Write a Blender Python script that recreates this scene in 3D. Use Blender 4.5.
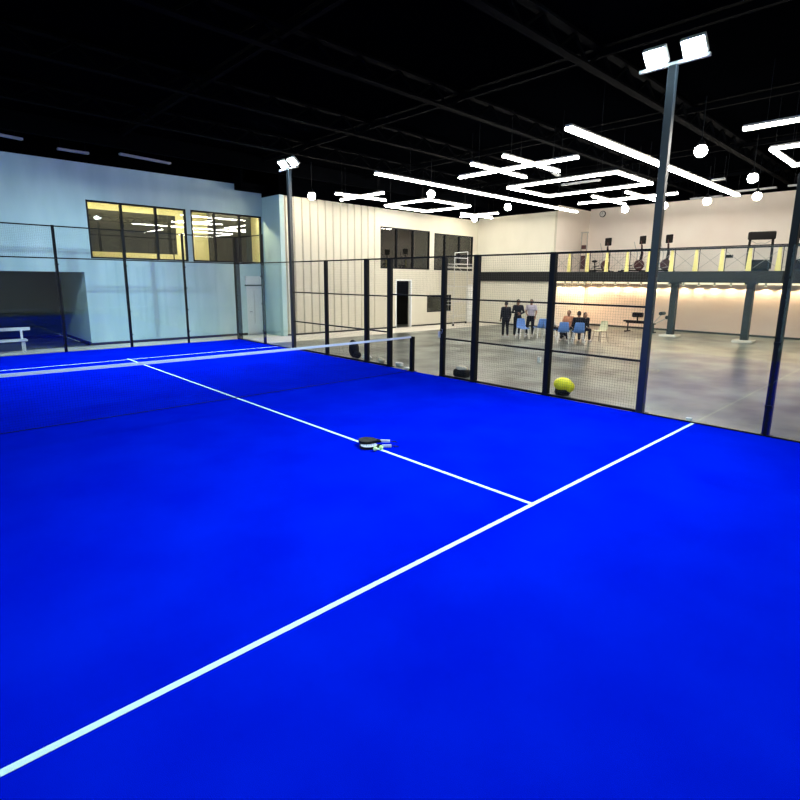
import bpy, bmesh, math, random
from mathutils import Vector, Matrix, Euler
random.seed(7)
SC = bpy.context.scene
for o in list(bpy.data.objects): bpy.data.objects.remove(o)
COL = SC.collection
PI = math.pi

# ------------------------------------------------------------------ camera
CAM = Vector((-4.743265, -9.859103, 2.402758))
YAW, PITCH, ROLL, F = 0.7615113, -0.1913483, 0.0096512, 524.3236
fw = Vector((math.sin(YAW)*math.cos(PITCH), math.cos(YAW)*math.cos(PITCH), math.sin(PITCH)))
rt = Vector((math.cos(YAW), -math.sin(YAW), 0)); up = rt.cross(fw)
r2 = rt*math.cos(ROLL) + up*math.sin(ROLL); u2 = -rt*math.sin(ROLL) + up*math.cos(ROLL)
cd = bpy.data.cameras.new('camera'); cam = bpy.data.objects.new('camera', cd); COL.objects.link(cam)
M = Matrix((r2, u2, -fw)).transposed().to_4x4(); M.translation = CAM
cam.matrix_world = M
cd.sensor_width = 36; cd.lens = F/800*36; cd.shift_x = -3.567/800; cd.shift_y = -18.05/800
cd.clip_start = 0.05; cd.clip_end = 200
SC.camera = cam

# ------------------------------------------------------------------ world, exposure
w = bpy.data.worlds.new('world'); SC.world = w; w.use_nodes = True
w.node_tree.nodes['Background'].inputs[0].default_value = (0.02, 0.03, 0.05, 1)
w.node_tree.nodes['Background'].inputs[1].default_value = 0.1
SC.view_settings.view_transform = 'Standard'; SC.view_settings.look = 'None'
SC.view_settings.exposure = 0.0; SC.view_settings.gamma = 1.0
SC.view_settings.use_curve_mapping = False
FLOOD_W = 360; FLOOD_COL = (0.62, 0.88, 0.96)
BAR_E = 40.0; GLOBE_E = 110.0; SPOT_W = 62; OFFICE_E = 170.0

# ------------------------------------------------------------------ materials
def mat(name, col, rough=0.6, metal=0.0, spec=0.5, emit=None, estr=0.0, noise=None, bump=None):
    m = bpy.data.materials.new(name); m.use_nodes = True
    nt = m.node_tree; b = nt.nodes['Principled BSDF']
    b.inputs['Base Color'].default_value = (*col, 1); b.inputs['Roughness'].default_value = rough
    b.inputs['Metallic'].default_value = metal; b.inputs['Specular IOR Level'].default_value = spec
    if emit:
        b.inputs['Emission Color'].default_value = (*emit, 1); b.inputs['Emission Strength'].default_value = estr
    if noise or bump:
        tc = nt.nodes.new('ShaderNodeTexCoord')
        mp = nt.nodes.new('ShaderNodeMapping'); nt.links.new(tc.outputs['Object'], mp.inputs[0])
    if noise:                      # (scale xyz, detail, col2, lo, hi)
        sc, det, c2, lo, hi = noise
        mp.inputs['Scale'].default_value = sc
        n = nt.nodes.new('ShaderNodeTexNoise'); n.inputs['Scale'].default_value = 1; n.inputs['Detail'].default_value = det
        nt.links.new(mp.outputs[0], n.inputs['Vector'])
        r = nt.nodes.new('ShaderNodeValToRGB')
        r.color_ramp.elements[0].position = lo; r.color_ramp.elements[0].color = (*col, 1)
        r.color_ramp.elements[1].position = hi; r.color_ramp.elements[1].color = (*c2, 1)
        nt.links.new(n.outputs['Fac'], r.inputs[0]); nt.links.new(r.outputs[0], b.inputs['Base Color'])
    if bump:                       # (scale, strength, distance)
        n2 = nt.nodes.new('ShaderNodeTexNoise'); n2.inputs['Scale'].default_value = bump[0]; n2.inputs['Detail'].default_value = 4
        nt.links.new(tc.outputs['Object'], n2.inputs['Vector'])
        bp = nt.nodes.new('ShaderNodeBump'); bp.inputs['Strength'].default_value = bump[1]; bp.inputs['Distance'].default_value = bump[2]
        nt.links.new(n2.outputs['Fac'], bp.inputs['Height']); nt.links.new(bp.outputs[0], b.inputs['Normal'])
    return m
def glass_mat(name, tint, spec=0.9, ior=1.48):
    m = bpy.data.materials.new(name); m.use_nodes = True; nt = m.node_tree
    nt.nodes.remove(nt.nodes['Principled BSDF']); out = nt.nodes['Material Output']
    t = nt.nodes.new('ShaderNodeBsdfTransparent'); t.inputs[0].default_value = (*tint, 1)
    g = nt.nodes.new('ShaderNodeBsdfGlossy'); g.inputs['Roughness'].default_value = 0.0; g.inputs[0].default_value = (spec, spec, spec, 1)
    fr = nt.nodes.new('ShaderNodeFresnel'); fr.inputs[0].default_value = ior
    mx = nt.nodes.new('ShaderNodeMixShader')
    ge = nt.nodes.new('ShaderNodeNewGeometry'); mi = nt.nodes.new('ShaderNodeMix'); mi.data_type = 'FLOAT'
    mi.inputs[2].default_value = ior; mi.inputs[3].default_value = 1/ior
    nt.links.new(ge.outputs['Backfacing'], mi.inputs[0]); nt.links.new(mi.outputs[0], fr.inputs[0])
    nt.links.new(fr.outputs[0], mx.inputs[0]); nt.links.new(t.outputs[0], mx.inputs[1]); nt.links.new(g.outputs[0], mx.inputs[2])
    nt.links.new(mx.outputs[0], out.inputs[0])
    return m
MT = dict(
    turf=mat('blue_turf', (0.0, 0.006, 0.47), 0.95, spec=0.0, noise=((1.1, 1.1, 1), 5, (0.0, 0.010, 0.54), 0.35, 0.7), bump=(260, 0.5, 0.01)),
    line=mat('turf_line', (0.62, 0.80, 0.80), 0.9, spec=0.1, bump=(260, 0.4, 0.01)),
    black=mat('black_steel', (0.003, 0.0035, 0.005), 0.5, spec=0.15),
    navy=mat('pole_steel', (0.010, 0.013, 0.018), 0.35, spec=0.6),
    wire=mat('fence_wire', (0.05, 0.05, 0.05), 0.5),
    netcord=mat('net_cord', (0.004, 0.006, 0.02), 0.9, spec=0.1),
    tape=mat('net_tape', (0.75, 0.82, 0.90), 0.8),
    glass=glass_mat('court_glass', (0.95, 0.97, 0.97)),
    wglass=glass_mat('window_glass', (0.85, 0.86, 0.82), spec=1.0, ior=1.6),
    floor=mat('hall_floor', (0.042, 0.047, 0.042), 0.30, spec=0.45, noise=((0.75, 0.9, 1), 8, (0.225, 0.25, 0.22), 0.36, 0.66), bump=(2.2, 0.25, 0.02)),
    walk=mat('walkway_screed', (0.62, 0.58, 0.50), 0.6, noise=((0.8, 0.8, 1), 5, (0.74, 0.70, 0.62), 0.3, 0.7)),
    wallb=mat('wall_cool_light_tint', (0.42, 0.585, 0.60), 0.8, noise=((1.5, 0.5, 0.35), 5, (0.54, 0.695, 0.70), 0.3, 0.7)),  # cold blue of the floodlights is mixed into this base colour
    wallc=mat('wall_paint_cream', (0.58, 0.545, 0.44), 0.8, noise=((0.8, 0.8, 0.4), 4, (0.64, 0.605, 0.50), 0.3, 0.7)),
    wallp=mat('wall_paint_beige', (0.78, 0.68, 0.60), 0.8, noise=((0.6, 0.6, 0.5), 4, (0.84, 0.76, 0.68), 0.3, 0.7)),
    peach=mat('wall_warm_light_tint', (0.80, 0.60, 0.50), 0.75, noise=((0.6, 0.6, 2.0), 4, (0.84, 0.66, 0.56), 0.3, 0.7)),  # peach tint puts the warm lamp light into the wall colour
    blackpaint=mat('black_paint', (0.0004, 0.0005, 0.0008), 0.95, spec=0.0),
    beam=mat('beam_black', (0.0007, 0.0009, 0.0014), 0.9, spec=0.01),
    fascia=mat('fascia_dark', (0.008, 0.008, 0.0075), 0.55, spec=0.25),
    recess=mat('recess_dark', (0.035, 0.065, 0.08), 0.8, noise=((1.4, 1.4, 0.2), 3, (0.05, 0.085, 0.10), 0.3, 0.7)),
    skirt=mat('skirting_dark', (0.015, 0.014, 0.013), 0.6),
    led=mat('led_diffuser', (0.9, 0.9, 0.85), 0.5, emit=(1.0, 0.96, 0.88), estr=BAR_E),
    ledbody=mat('led_body', (0.35, 0.34, 0.32), 0.5),
    globe=mat('globe_lamp', (0.9, 0.9, 0.85), 0.5, emit=(1.0, 0.90, 0.72), estr=GLOBE_E),
    flood=mat('flood_lens', (0.9, 0.95, 1.0), 0.3, emit=(0.80, 0.95, 1.0), estr=60.0),
    troughled=mat('trough_led', (0.9, 0.85, 0.7), 0.5, emit=(1.0, 0.86, 0.55), estr=1.6),
    downled=mat('downlight_lens', (0.9, 0.85, 0.7), 0.5, emit=(1.0, 0.86, 0.55), estr=6.0),
    officelamp=mat('office_lamp', (0.9, 0.9, 0.7), 0.5, emit=(1.0, 0.90, 0.60), estr=OFFICE_E),
    officewall=mat('office_wall', (0.85, 0.80, 0.54), 0.8),
    batten=mat('batten_grey', (0.30, 0.31, 0.33), 0.6),
    yellow=mat('yellow_paint', (0.70, 0.62, 0.22), 0.5),
    brightyellow=mat('bright_yellow_fabric', (0.90, 0.78, 0.01), 0.6),
    cable=mat('steel_cable', (0.35, 0.33, 0.28), 0.4, metal=0.6),
    white=mat('white_paint', (0.78, 0.80, 0.80), 0.6),
    whiteplastic=mat('white_plastic', (0.80, 0.80, 0.78), 0.4),
    blueplastic=mat('blue_plastic', (0.10, 0.22, 0.55), 0.4),
    creamplastic=mat('cream_plastic', (0.55, 0.55, 0.38), 0.4),
    gymblack=mat('gym_black', (0.005, 0.004, 0.004), 0.6, spec=0.15),
    gymred=mat('gym_maroon', (0.06, 0.015, 0.018), 0.5),
    gymgrey=mat('gym_silver', (0.45, 0.43, 0.40), 0.35, metal=0.5),
    skin=mat('skin', (0.20, 0.10, 0.06), 0.6), hair=mat('hair', (0.012, 0.009, 0.008), 0.7),
    eye=mat('eye', (0.01, 0.01, 0.01), 0.2),
    clothblack=mat('cloth_black', (0.012, 0.013, 0.018), 0.9, spec=0.1), clothgrey=mat('cloth_lavender_grey', (0.36, 0.33, 0.40), 0.9),
    clothwhite=mat('cloth_white', (0.70, 0.68, 0.66), 0.9), clothtan=mat('cloth_orange_tan', (0.42, 0.18, 0.10), 0.9),
    shoe=mat('shoe_pale', (0.5, 0.5, 0.5), 0.7),
    carbon=mat('racket_carbon', (0.006, 0.006, 0.009), 0.6, spec=0.15), lilac=mat('racket_lilac', (0.50, 0.50, 0.66), 0.4), eva=mat('racket_face', (0.30, 0.34, 0.42), 0.6),
    ball=mat('ball_felt', (0.62, 0.85, 0.35), 0.95), clockface=mat('clock_face', (0.6, 0.58, 0.54), 0.5),
    galv=mat('galvanised', (0.62, 0.61, 0.58), 0.4, metal=0.3), wood=mat('plank_pale', (0.60, 0.57, 0.50), 0.7),
    sack=mat('sack_beige', (0.62, 0.55, 0.44), 0.9),
)

# ------------------------------------------------------------------ mesh helpers
class MB:
    def __init__(s): s.v = []; s.f = []; s.mi = []; s.m = 0
    def add(s, vs, fs):
        o = len(s.v); s.v += [tuple(x) for x in vs]; s.f += [tuple(i+o for i in f) for f in fs]; s.mi += [s.m]*len(fs); return s
    def box(s, a, b):
        x0, y0, z0 = [min(p, q) for p, q in zip(a, b)]; x1, y1, z1 = [max(p, q) for p, q in zip(a, b)]
        return s.add([(x0,y0,z0),(x1,y0,z0),(x1,y1,z0),(x0,y1,z0),(x0,y0,z1),(x1,y0,z1),(x1,y1,z1),(x0,y1,z1)],
                     [(0,3,2,1),(4,5,6,7),(0,1,5,4),(1,2,6,5),(2,3,7,6),(3,0,4,7)])
    def bevbox(s, a, b, r):
        bm = bmesh.new(); bmesh.ops.create_cube(bm, size=1)
        for v in bm.verts:
            v.co = Vector([(p+q)/2 + c*abs(q-p) for p, q, c in zip(a, b, v.co)])
        bmesh.ops.bevel(bm, geom=bm.edges[:], offset=r, segments=2, affect='EDGES', profile=0.5)
        bm.verts.index_update()
        s.add([v.co[:] for v in bm.verts], [[v.index for v in f.verts] for f in bm.faces]); bm.free(); return s
    def tube(s, pts, r, n=8, cap=True):
        pts = [Vector(p) for p in pts]; rs = r if isinstance(r, (list, tuple)) else [r]*len(pts)
        vs = []; fs = []; ref = None
        for i, p in enumerate(pts):
            d = (pts[min(i+1, len(pts)-1)] - pts[max(i-1, 0)]).normalized()
            if ref is None: ref = Vector((0,0,1)) if abs(d.z) < .9 else Vector((1,0,0))
            a = d.cross(ref).normalized(); b = a.cross(d).normalized(); ref = b if abs(d.dot(b)) < .9 else ref
            for k in range(n):
                t = 2*PI*(k+.5)/n; vs.append(p + (a*math.cos(t) + b*math.sin(t))*rs[i])
        for i in range(len(pts)-1):
            for k in range(n): fs.append((i*n+k, i*n+(k+1)%n, (i+1)*n+(k+1)%n, (i+1)*n+k))
        if cap: fs.append(tuple(range(n))[::-1]); fs.append(tuple(range((len(pts)-1)*n, len(pts)*n)))
        return s.add(vs, fs)
    def bar(s, a, b, w, h=None):
        """square section bar from a to b"""
        h = h or w; a = Vector(a); b = Vector(b); d = (b-a).normalized()
        ref = Vector((0,0,1)) if abs(d.z) < .95 else Vector((0,1,0))
        x = d.cross(ref).normalized()*w/2; y = x.cross(d).normalized()*h/2
        vs = [a-x-y, a+x-y, a+x+y, a-x+y, b-x-y, b+x-y, b+x+y, b-x+y]
        return s.add(vs, [(0,3,2,1),(4,5,6,7),(0,1,5,4),(1,2,6,5),(2,3,7,6),(3,0,4,7)])
    def ell(s, c, r, n=14, m=10, rot=None):
        c = Vector(c); R = Euler(rot).to_matrix() if rot else Matrix.Identity(3)
        r = r if isinstance(r, (list, tuple)) else (r, r, r); vs = []; fs = []
        for i in range(1, m):
            for k in range(n):
                a = PI*i/m; t = 2*PI*k/n
                vs.append(c + R @ Vector((r[0]*math.sin(a)*math.cos(t), r[1]*math.sin(a)*math.sin(t), r[2]*math.cos(a))))
        top = len(vs); vs.append(c + R @ Vector((0,0,r[2]))); vs.append(c - R @ Vector((0,0,r[2])))
        for i in range(m-2):
            for k in range(n): fs.append((i*n+k, (i+1)*n+k, (i+1)*n+(k+1)%n, i*n+(k+1)%n))
        for k in range(n): fs.append((top, k, (k+1)%n)); fs.append((top+1, (m-2)*n+(k+1)%n, (m-2)*n+k))
        return s.add(vs, fs)
    def lathe(s, c, prof, n=20):
        c = Vector(c); vs = []; fs = []
        for r, z in prof:
            for k in range(n): t = 2*PI*k/n; vs.append(c + Vector((r*math.cos(t), r*math.sin(t), z)))
        for i in range(len(prof)-1):
            for k in range(n): fs.append((i*n+k, i*n+(k+1)%n, (i+1)*n+(k+1)%n, (i+1)*n+k))
        fs.append(tuple(range(n))[::-1]); fs.append(tuple(range((len(prof)-1)*n, len(prof)*n)))
        return s.add(vs, fs)
    def prism(s, poly, origin, ax, ay, az, th):
        """2D polygon poly extruded th along az (unit vectors)"""
        o = Vector(origin); ax = Vector(ax); ay = Vector(ay); az = Vector(az); n = len(poly)
        vs = [o+ax*p[0]+ay*p[1] for p in poly] + [o+ax*p[0]+ay*p[1]+az*th for p in poly]
        fs = [tuple(range(n))[::-1], tuple(range(n, 2*n))] + [(k, (k+1)%n, n+(k+1)%n, n+k) for k in range(n)]
        return s.add(vs, fs)
    def build(s, name, m, parent=None, smooth=False, mats=None):
        me = bpy.data.meshes.new(name); me.from_pydata(s.v, [], s.f)
        for x in (mats or [m]): me.materials.append(x)
        if mats: me.polygons.foreach_set('material_index', s.mi)
        bm = bmesh.new(); bm.from_mesh(me); bmesh.ops.recalc_face_normals(bm, faces=bm.faces); bm.to_mesh(me); bm.free()
        if smooth: me.polygons.foreach_set('use_smooth', [True]*len(me.polygons))
        o = bpy.data.objects.new(name, me); COL.objects.link(o)
        if parent: o.parent = parent
        return o
def tag(o, label=None, cat=None, group=None, kind=None):
    if label: o['label'] = label
    if cat: o['category'] = cat
    if group: o['group'] = group
    if kind: o['kind'] = kind
    return o
def empty(name, loc, rz=0, label=None, cat=None, group=None):
    o = bpy.data.objects.new(name, None); COL.objects.link(o); o.location = loc; o.rotation_euler = (0, 0, rz); o.empty_display_size = .1
    return tag(o, label, cat, group)
def struct(mb, name, m, parent=None, label=None, cat=None):
    o = mb.build(name, m, parent); tag(o, label, cat)
    if not parent: o['kind'] = 'structure'
    return o
def copy_tree(o, parent=None):
    c = o.copy(); COL.objects.link(c)
    if parent: c.parent = parent
    for ch in o.children: copy_tree(ch, c)
    return c

# ================================================================== STRUCTURE
XR = 23.6; ZC = 7.0
YF = -14.0; XL = -8.0
struct(MB().box((XL, YF, -.2), (XR+.2, 16.2, 0)), 'floor', MT['floor'], label='grey streaked concrete hall floor around the court', cat='floor')
struct(MB().box((XL, YF, ZC), (XR+.2, 12.0, ZC+.15)), 'ceiling', MT['blackpaint'], label='black painted hall ceiling above the trusses', cat='ceiling')
# pale walkway strip along the far walls
struct(MB().box((-8, 10.25, 0), (5.3, 11.33, .006)).box((5.3, 8.0, 0), (6.98, 11.33, .006)).box((6.98, 8.0, 0), (19.98, 9.98, .006)),
       'floor_walkway', MT['walk'], label='pale screed walkway strip along the foot of the far walls', cat='floor')

def wall_y(y0, y1, x0, x1, z0, z1, holes=()):
    """wall along x between y0,y1 with rectangular holes (xa,xb,za,zb)"""
    mb = MB(); xs = sorted({x0, x1, *[h[0] for h in holes], *[h[1] for h in holes]})
    for a, b in zip(xs, xs[1:]):
        hs = sorted([(h[2], h[3]) for h in holes if h[0] <= a+1e-6 and h[1] >= b-1e-6]); z = z0
        for za, zb in hs:
            if za > z: mb.box((a, y0, z), (b, y1, za))
            z = zb
        if z < z1: mb.box((a, y0, z), (b, y1, z1))
    return mb
ZB = 6.22      # black paint above
W1 = (.30, 3.72, 3.06, 5.03); W2 = (3.90, 6.94, 3.06, 5.03)
struct(wall_y(11.35, 11.55, XL, 7.2, 0, ZB, [W1, W2, (-6.5, .05, 0, 2.58), (6.10, 6.85, 0, 2.10)]), 'wall_back', MT['wallb'],
       label='pale blue-lit rear wall behind the far end of the court', cat='wall')
struct(MB().box((7.0, 9.92, 0), (7.2, 11.35, 5.80)), 'wall_return', MT['wallb'], label='short pale return wall stepping forward beside the white door', cat='wall')
W3 = (12.55, 16.02, 2.97, 4.96); W4 = (16.36, 19.62, 2.97, 4.90)
struct(wall_y(10.0, 10.2, 12.45, 20.2, 0, 5.98, [W3, W4, (13.60, 14.66, 0, 2.40), (15.88, 17.84, .72, 1.64)]), 'wall_middle', MT['wallc'],
       label='cream wall with dark upper windows and a dark doorway', cat='wall')
# corrugated cladding x 7.2 .. 12.45
pts = []; x = 7.2
while x < 12.44:
    pts += [(x, 0), (x+.02, .06), (x+.085, .06), (x+.12, 0)]; x += .405
pts = [p for p in pts if p[0] < 12.44] + [(12.45, 0), (12.45, .2), (7.2, .2)]
struct(MB().prism(pts, (0, 9.96, 0), (1,0,0), (0,1,0), (0,0,1), 5.85), 'wall_clad', MT['wallc'],
       label='cream wall of ribbed vertical cladding between the two rows of windows', cat='wall')
struct(MB().box((20.0, 5.0, 0), (20.2, 9.98, 5.98)), 'wall_right_front', MT['wallc'], label='plain pale wall left of the mezzanine', cat='wall')
struct(MB().box((20.2, 5.0, 0), (XR, 5.2, 6.3)), 'wall_jog', MT['wallp'], label='short beige wall closing the left end of the mezzanine', cat='wall')
struct(MB().box((XR, YF, 2.92), (XR+.2, 5.2, 6.40)), 'wall_right_upper', MT['wallp'], label='long beige wall behind the gym machines on the mezzanine', cat='wall')
struct(MB().box((XR, YF, 0), (XR+.2, 5.2, 2.92)), 'wall_right_lower', MT['peach'], label='long wall under the mezzanine washed by downlights, its peach tint put in for the warm light', cat='wall')
struct(MB().box((XL-.2, YF, 0), (XL, 11.35, 7)), 'wall_left', MT['wallb'], label='plain wall on the left of the hall', cat='wall')
struct(MB().box((XL, YF-.2, 0), (XR+.2, YF, 7)), 'wall_front', MT['wallc'], label='plain wall behind the near end of the court', cat='wall')
# black painted upper walls
struct(MB().box((XL, 11.33, ZB), (7.0, 11.55, ZC)), 'trim_1', MT['blackpaint'], label='black painted band above the rear wall', cat='wall')
struct(MB().box((6.98, 9.90, 5.80), (7.22, 11.33, ZC)).box((7.22, 9.93, 5.80), (20.0, 10.2, ZC)), 'trim_2', MT['blackpaint'], label='black painted band above the clad and cream walls', cat='wall')
struct(MB().box((19.97, 5.0, 5.93), (20.2, 9.93, ZC)).box((20.2, 4.97, 6.25), (XR, 5.2, ZC)), 'trim_3', MT['blackpaint'], label='black band above the plain pale wall', cat='wall')
struct(MB().box((XR-.03, YF, 6.35), (XR+.2, 4.97, ZC)), 'trim_4', MT['blackpaint'], label='black band above the long beige wall', cat='wall')
# skirtings
def skirt(n, a, b, lab): struct(MB().box(a, b), n, MT['skirt'], label=lab, cat='skirting')
skirt('baseboard_back', (.05, 11.32, 0), (6.06, 11.35, .10), 'dark skirting at the foot of the rear wall')
skirt('baseboard_clad', (7.02, 9.925, 0), (13.55, 9.955, .08), 'dark skirting at the foot of the ribbed wall')
skirt('baseboard_middle', (14.72, 9.96, 0), (19.97, 9.995, .08), 'dark skirting right of the dark doorway')
skirt('baseboard_right_front', (19.96, 5.0, 0), (19.995, 9.96, .08), 'dark skirting under the plain pale wall')
skirt('baseboard_right', (XR-.03, YF, 0), (XR-.002, 4.98, .09), 'dark skirting at the foot of the peach wall')

# recess left of the rear wall
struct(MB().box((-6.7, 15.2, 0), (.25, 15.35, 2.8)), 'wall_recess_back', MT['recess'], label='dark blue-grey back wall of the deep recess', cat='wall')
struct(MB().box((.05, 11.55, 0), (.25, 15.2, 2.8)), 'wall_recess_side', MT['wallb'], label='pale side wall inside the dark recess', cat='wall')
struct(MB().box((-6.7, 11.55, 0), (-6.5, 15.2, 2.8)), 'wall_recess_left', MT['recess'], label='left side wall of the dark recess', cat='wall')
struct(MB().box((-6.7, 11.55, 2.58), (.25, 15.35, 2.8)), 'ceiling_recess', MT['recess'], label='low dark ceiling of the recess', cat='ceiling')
skirt('baseboard_recess', (-6.5, 15.15, 0), (.05, 15.2, .12), 'dark skirting at the back of the recess')
skirt('baseboard_recess_side', (.0, 11.36, 0), (.05, 15.15, .12), 'dark skirting along the side of the recess')

# office rooms behind the windows
struct(MB().box((.1, 13.6, 2.9), (7.4, 13.7, 5.6)).box((.1, 11.55, 2.9), (.2, 13.6, 5.6)).box((7.3, 11.55, 2.9), (7.4, 13.6, 5.6)), 'wall_office', MT['officewall'],
       label='pale yellow office walls seen through the lit upper windows', cat='wall')
struct(MB().box((.1, 11.55, 2.85), (7.4, 13.7, 2.95)), 'floor_office', MT['officewall'], label='office floor behind the lit windows', cat='floor')
struct(MB().box((.1, 11.55, 5.3), (7.4, 13.7, 5.4)), 'ceiling_office', MT['officewall'], label='pale yellow office ceiling behind the lit windows', cat='ceiling')
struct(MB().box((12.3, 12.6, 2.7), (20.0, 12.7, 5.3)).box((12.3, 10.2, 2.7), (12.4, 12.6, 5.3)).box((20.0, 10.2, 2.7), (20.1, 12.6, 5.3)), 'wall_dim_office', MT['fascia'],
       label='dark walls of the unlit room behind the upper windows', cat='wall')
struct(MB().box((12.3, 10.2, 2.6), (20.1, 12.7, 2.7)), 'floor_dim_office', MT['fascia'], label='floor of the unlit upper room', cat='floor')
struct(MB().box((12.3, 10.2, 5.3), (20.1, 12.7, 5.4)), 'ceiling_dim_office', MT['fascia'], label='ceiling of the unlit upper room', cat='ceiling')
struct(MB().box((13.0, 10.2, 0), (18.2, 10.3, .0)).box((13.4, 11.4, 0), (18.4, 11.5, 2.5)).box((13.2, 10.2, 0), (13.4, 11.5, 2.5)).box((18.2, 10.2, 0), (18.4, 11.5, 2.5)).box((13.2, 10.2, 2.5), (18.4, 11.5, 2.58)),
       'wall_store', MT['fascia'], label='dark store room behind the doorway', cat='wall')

def window_y(name, x0, x1, z0, z1, y, divs, lab, m=MT['black'], fr=.06):
    mb = MB().box((x0, y, z0), (x1, y+.12, z0+fr)).box((x0, y, z1-fr), (x1, y+.12, z1)).box((x0, y, z0), (x0+fr, y+.12, z1)).box((x1-fr, y, z0), (x1, y+.12, z1))
    o = struct(mb, name, m, label=lab, cat='window')
    for d in divs: MB().box((d-.04, y+.005, z0+fr), (d+.04, y+.115, z1-fr)).build('mullion', m, o)
    e = [x0+fr] + [v for d in divs for v in (d-.04, d+.04)] + [x1-fr]
    for a, b in zip(e[::2], e[1::2]): MB().box((a, y+.055, z0+fr), (b, y+.063, z1-fr)).build('pane', MT['wglass'], o)
    return o
window_y('window_1', *W1, 11.36, [1.41, 2.60], 'lit upper window of three panes over the court end')
window_y('window_2', *W2, 11.36, [4.86, 5.94], 'lit upper window right of the white pier, over the white door')
window_y('window_3', *W3, 10.01, [13.65, 14.80], 'dark upper window directly above the dark doorway')
window_y('window_4', *W4, 10.01, [17.25, 18.45], 'dark upper window in the corner beside the plain wall')
window_y('window_5', 15.88, 17.84, .72, 1.64, 10.01, [], 'low dark window right of the dark doorway', fr=.05)
# added dark panels standing in for the dark hall reflected in the lit windows
def thing(mb, name, m, label, cat, group=None, smooth=False, mats=None):
    return tag(mb.build(name, m, smooth=smooth, mats=mats), label, cat, group)
thing(MB().box((.5, 12.31, 2.95), (.54, 12.35, 3.34)).box((3.5, 12.31, 2.95), (3.54, 12.35, 3.34)).box((.35, 12.3, 3.34), (3.66, 12.36, 4.84)), 'reflection_panel', MT['fascia'], 'added dark panel inside the left lit window, for the reflected dark hall', 'dark panel')
thing(MB().box((4.95, 12.2, 2.95), (6.9, 12.26, 5.25)), 'reflection_panel', MT['fascia'], 'taller added dark panel inside the lit window above the white door, for the reflected dark hall', 'dark panel')
for i, (a, b, z, g) in enumerate([(.5, 3.5, 4.95, 'left'), (4.0, 6.8, 4.95, 'right')]):
    t = empty('office_light', ((a+b)/2, 12.0 if i == 0 else 11.9, 5.3), label='long ceiling light inside the %s lit office window' % g, cat='light')
    h = (b-a)/2
    MB().box((-h, -.08, -.04), (h, .08, 0)).build('housing', MT['white'], t)
    MB().box((-h+.02, -.06, -.055), (h-.02, .06, -.04)).build('diffuser', MT['officelamp'], t)

# doors
d = struct(MB().box((6.10, 11.36, 0), (6.16, 11.50, 2.10)).box((6.79, 11.36, 0), (6.85, 11.50, 2.10)).box((6.16, 11.36, 2.04), (6.79, 11.50, 2.10)), 'door_1', MT['white'], label='white door in the rear wall beside the return wall', cat='door')
MB().box((6.16, 11.40, .01), (6.79, 11.44, 2.04)).build('door_leaf', MT['whiteplastic'], d)
h = MB().tube([(6.24, 11.40, 1.0), (6.24, 11.35, 1.0), (6.34, 11.35, 1.0)], .012).build('handle', MT['black'], d)
MB().box((6.46, 11.385, .5), (6.49, 11.40, 1.9)).build('push_bar', MT['galv'], d)
tb = MB().box((6.06, 11.30, 2.16), (6.92, 11.35, 2.52)); t = thing(tb, 'sign_board', MT['whiteplastic'], 'blank white board mounted above the white door', 'sign')
MB().box((6.04, 11.29, 2.10), (6.94, 11.35, 2.16)).build('lower_rail', MT['black'], t)
d2 = struct(MB().box((13.56, 9.97, 0), (13.62, 10.1, 2.44)).box((14.64, 9.97, 0), (14.70, 10.1, 2.44)).box((13.62, 9.97, 2.38), (14.64, 10.1, 2.44)), 'door_2', MT['white'], label='open doorway frame to the dark store room', cat='door')
thing(MB().box((19.2, 9.90, .03), (19.62, 9.95, 2.2)), 'tall_panel', MT['whiteplastic'], 'tall white panel leaning in the corner beside the scaffold', 'panel')
# steel roof beams
for i, y in enumerate([-12.0, -8, -4.2, -.6, 2.9, 6.2, 9.3]):
    mb = MB().box((XL+.05, y-.09, 6.92), (XR-.1, y+.09, 6.98)).box((XL+.05, y-.09, 6.50), (XR-.1, y+.09, 6.54))
    x = XL+.3
    while x < XR-1.2: mb.bar((x, y, 6.53), (x+.55, y, 6.93), .05).bar((x+.55, y, 6.93), (x+1.1, y, 6.53), .05); x += 1.1
    if y == 9.3: mb = MB().box((XL+.05, y-.09, 6.45), (19.9, y+.09, 6.98))
    w_ = ['behind the camera', 'over the near end of the court', 'over the near service box', 'over the net', 'beyond the net', 'over the far service box', 'nearest the far walls']
    thing(mb, 'roof_truss', MT['beam'], 'black steel roof truss running left to right ' + w_[i], 'truss', 'black roof trusses')
for i, x in enumerate([-4, 1, 6, 11, 16, 21]):
    thing(MB().box((x-.06, YF+.05, 6.985), (x+.06, 9.9 if x > 7 else 11.3, 6.999)).box((x-.05, YF+.05, 6.80), (x+.05, 9.9 if x > 7 else 11.3, 6.92)), 'roof_purlin', MT['beam'],
          'black roof purlin running away from the camera overhead', 'beam', 'black roof purlins')
thing(MB().box((5.7, 10.6, 5.95), (6.9, 11.2, 6.2)).box((5.7, 10.6, 6.2), (5.8, 11.2, 6.999)), 'air_duct', MT['beam'], 'black air duct under the ceiling by the corner of the rear wall', 'duct')

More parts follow.
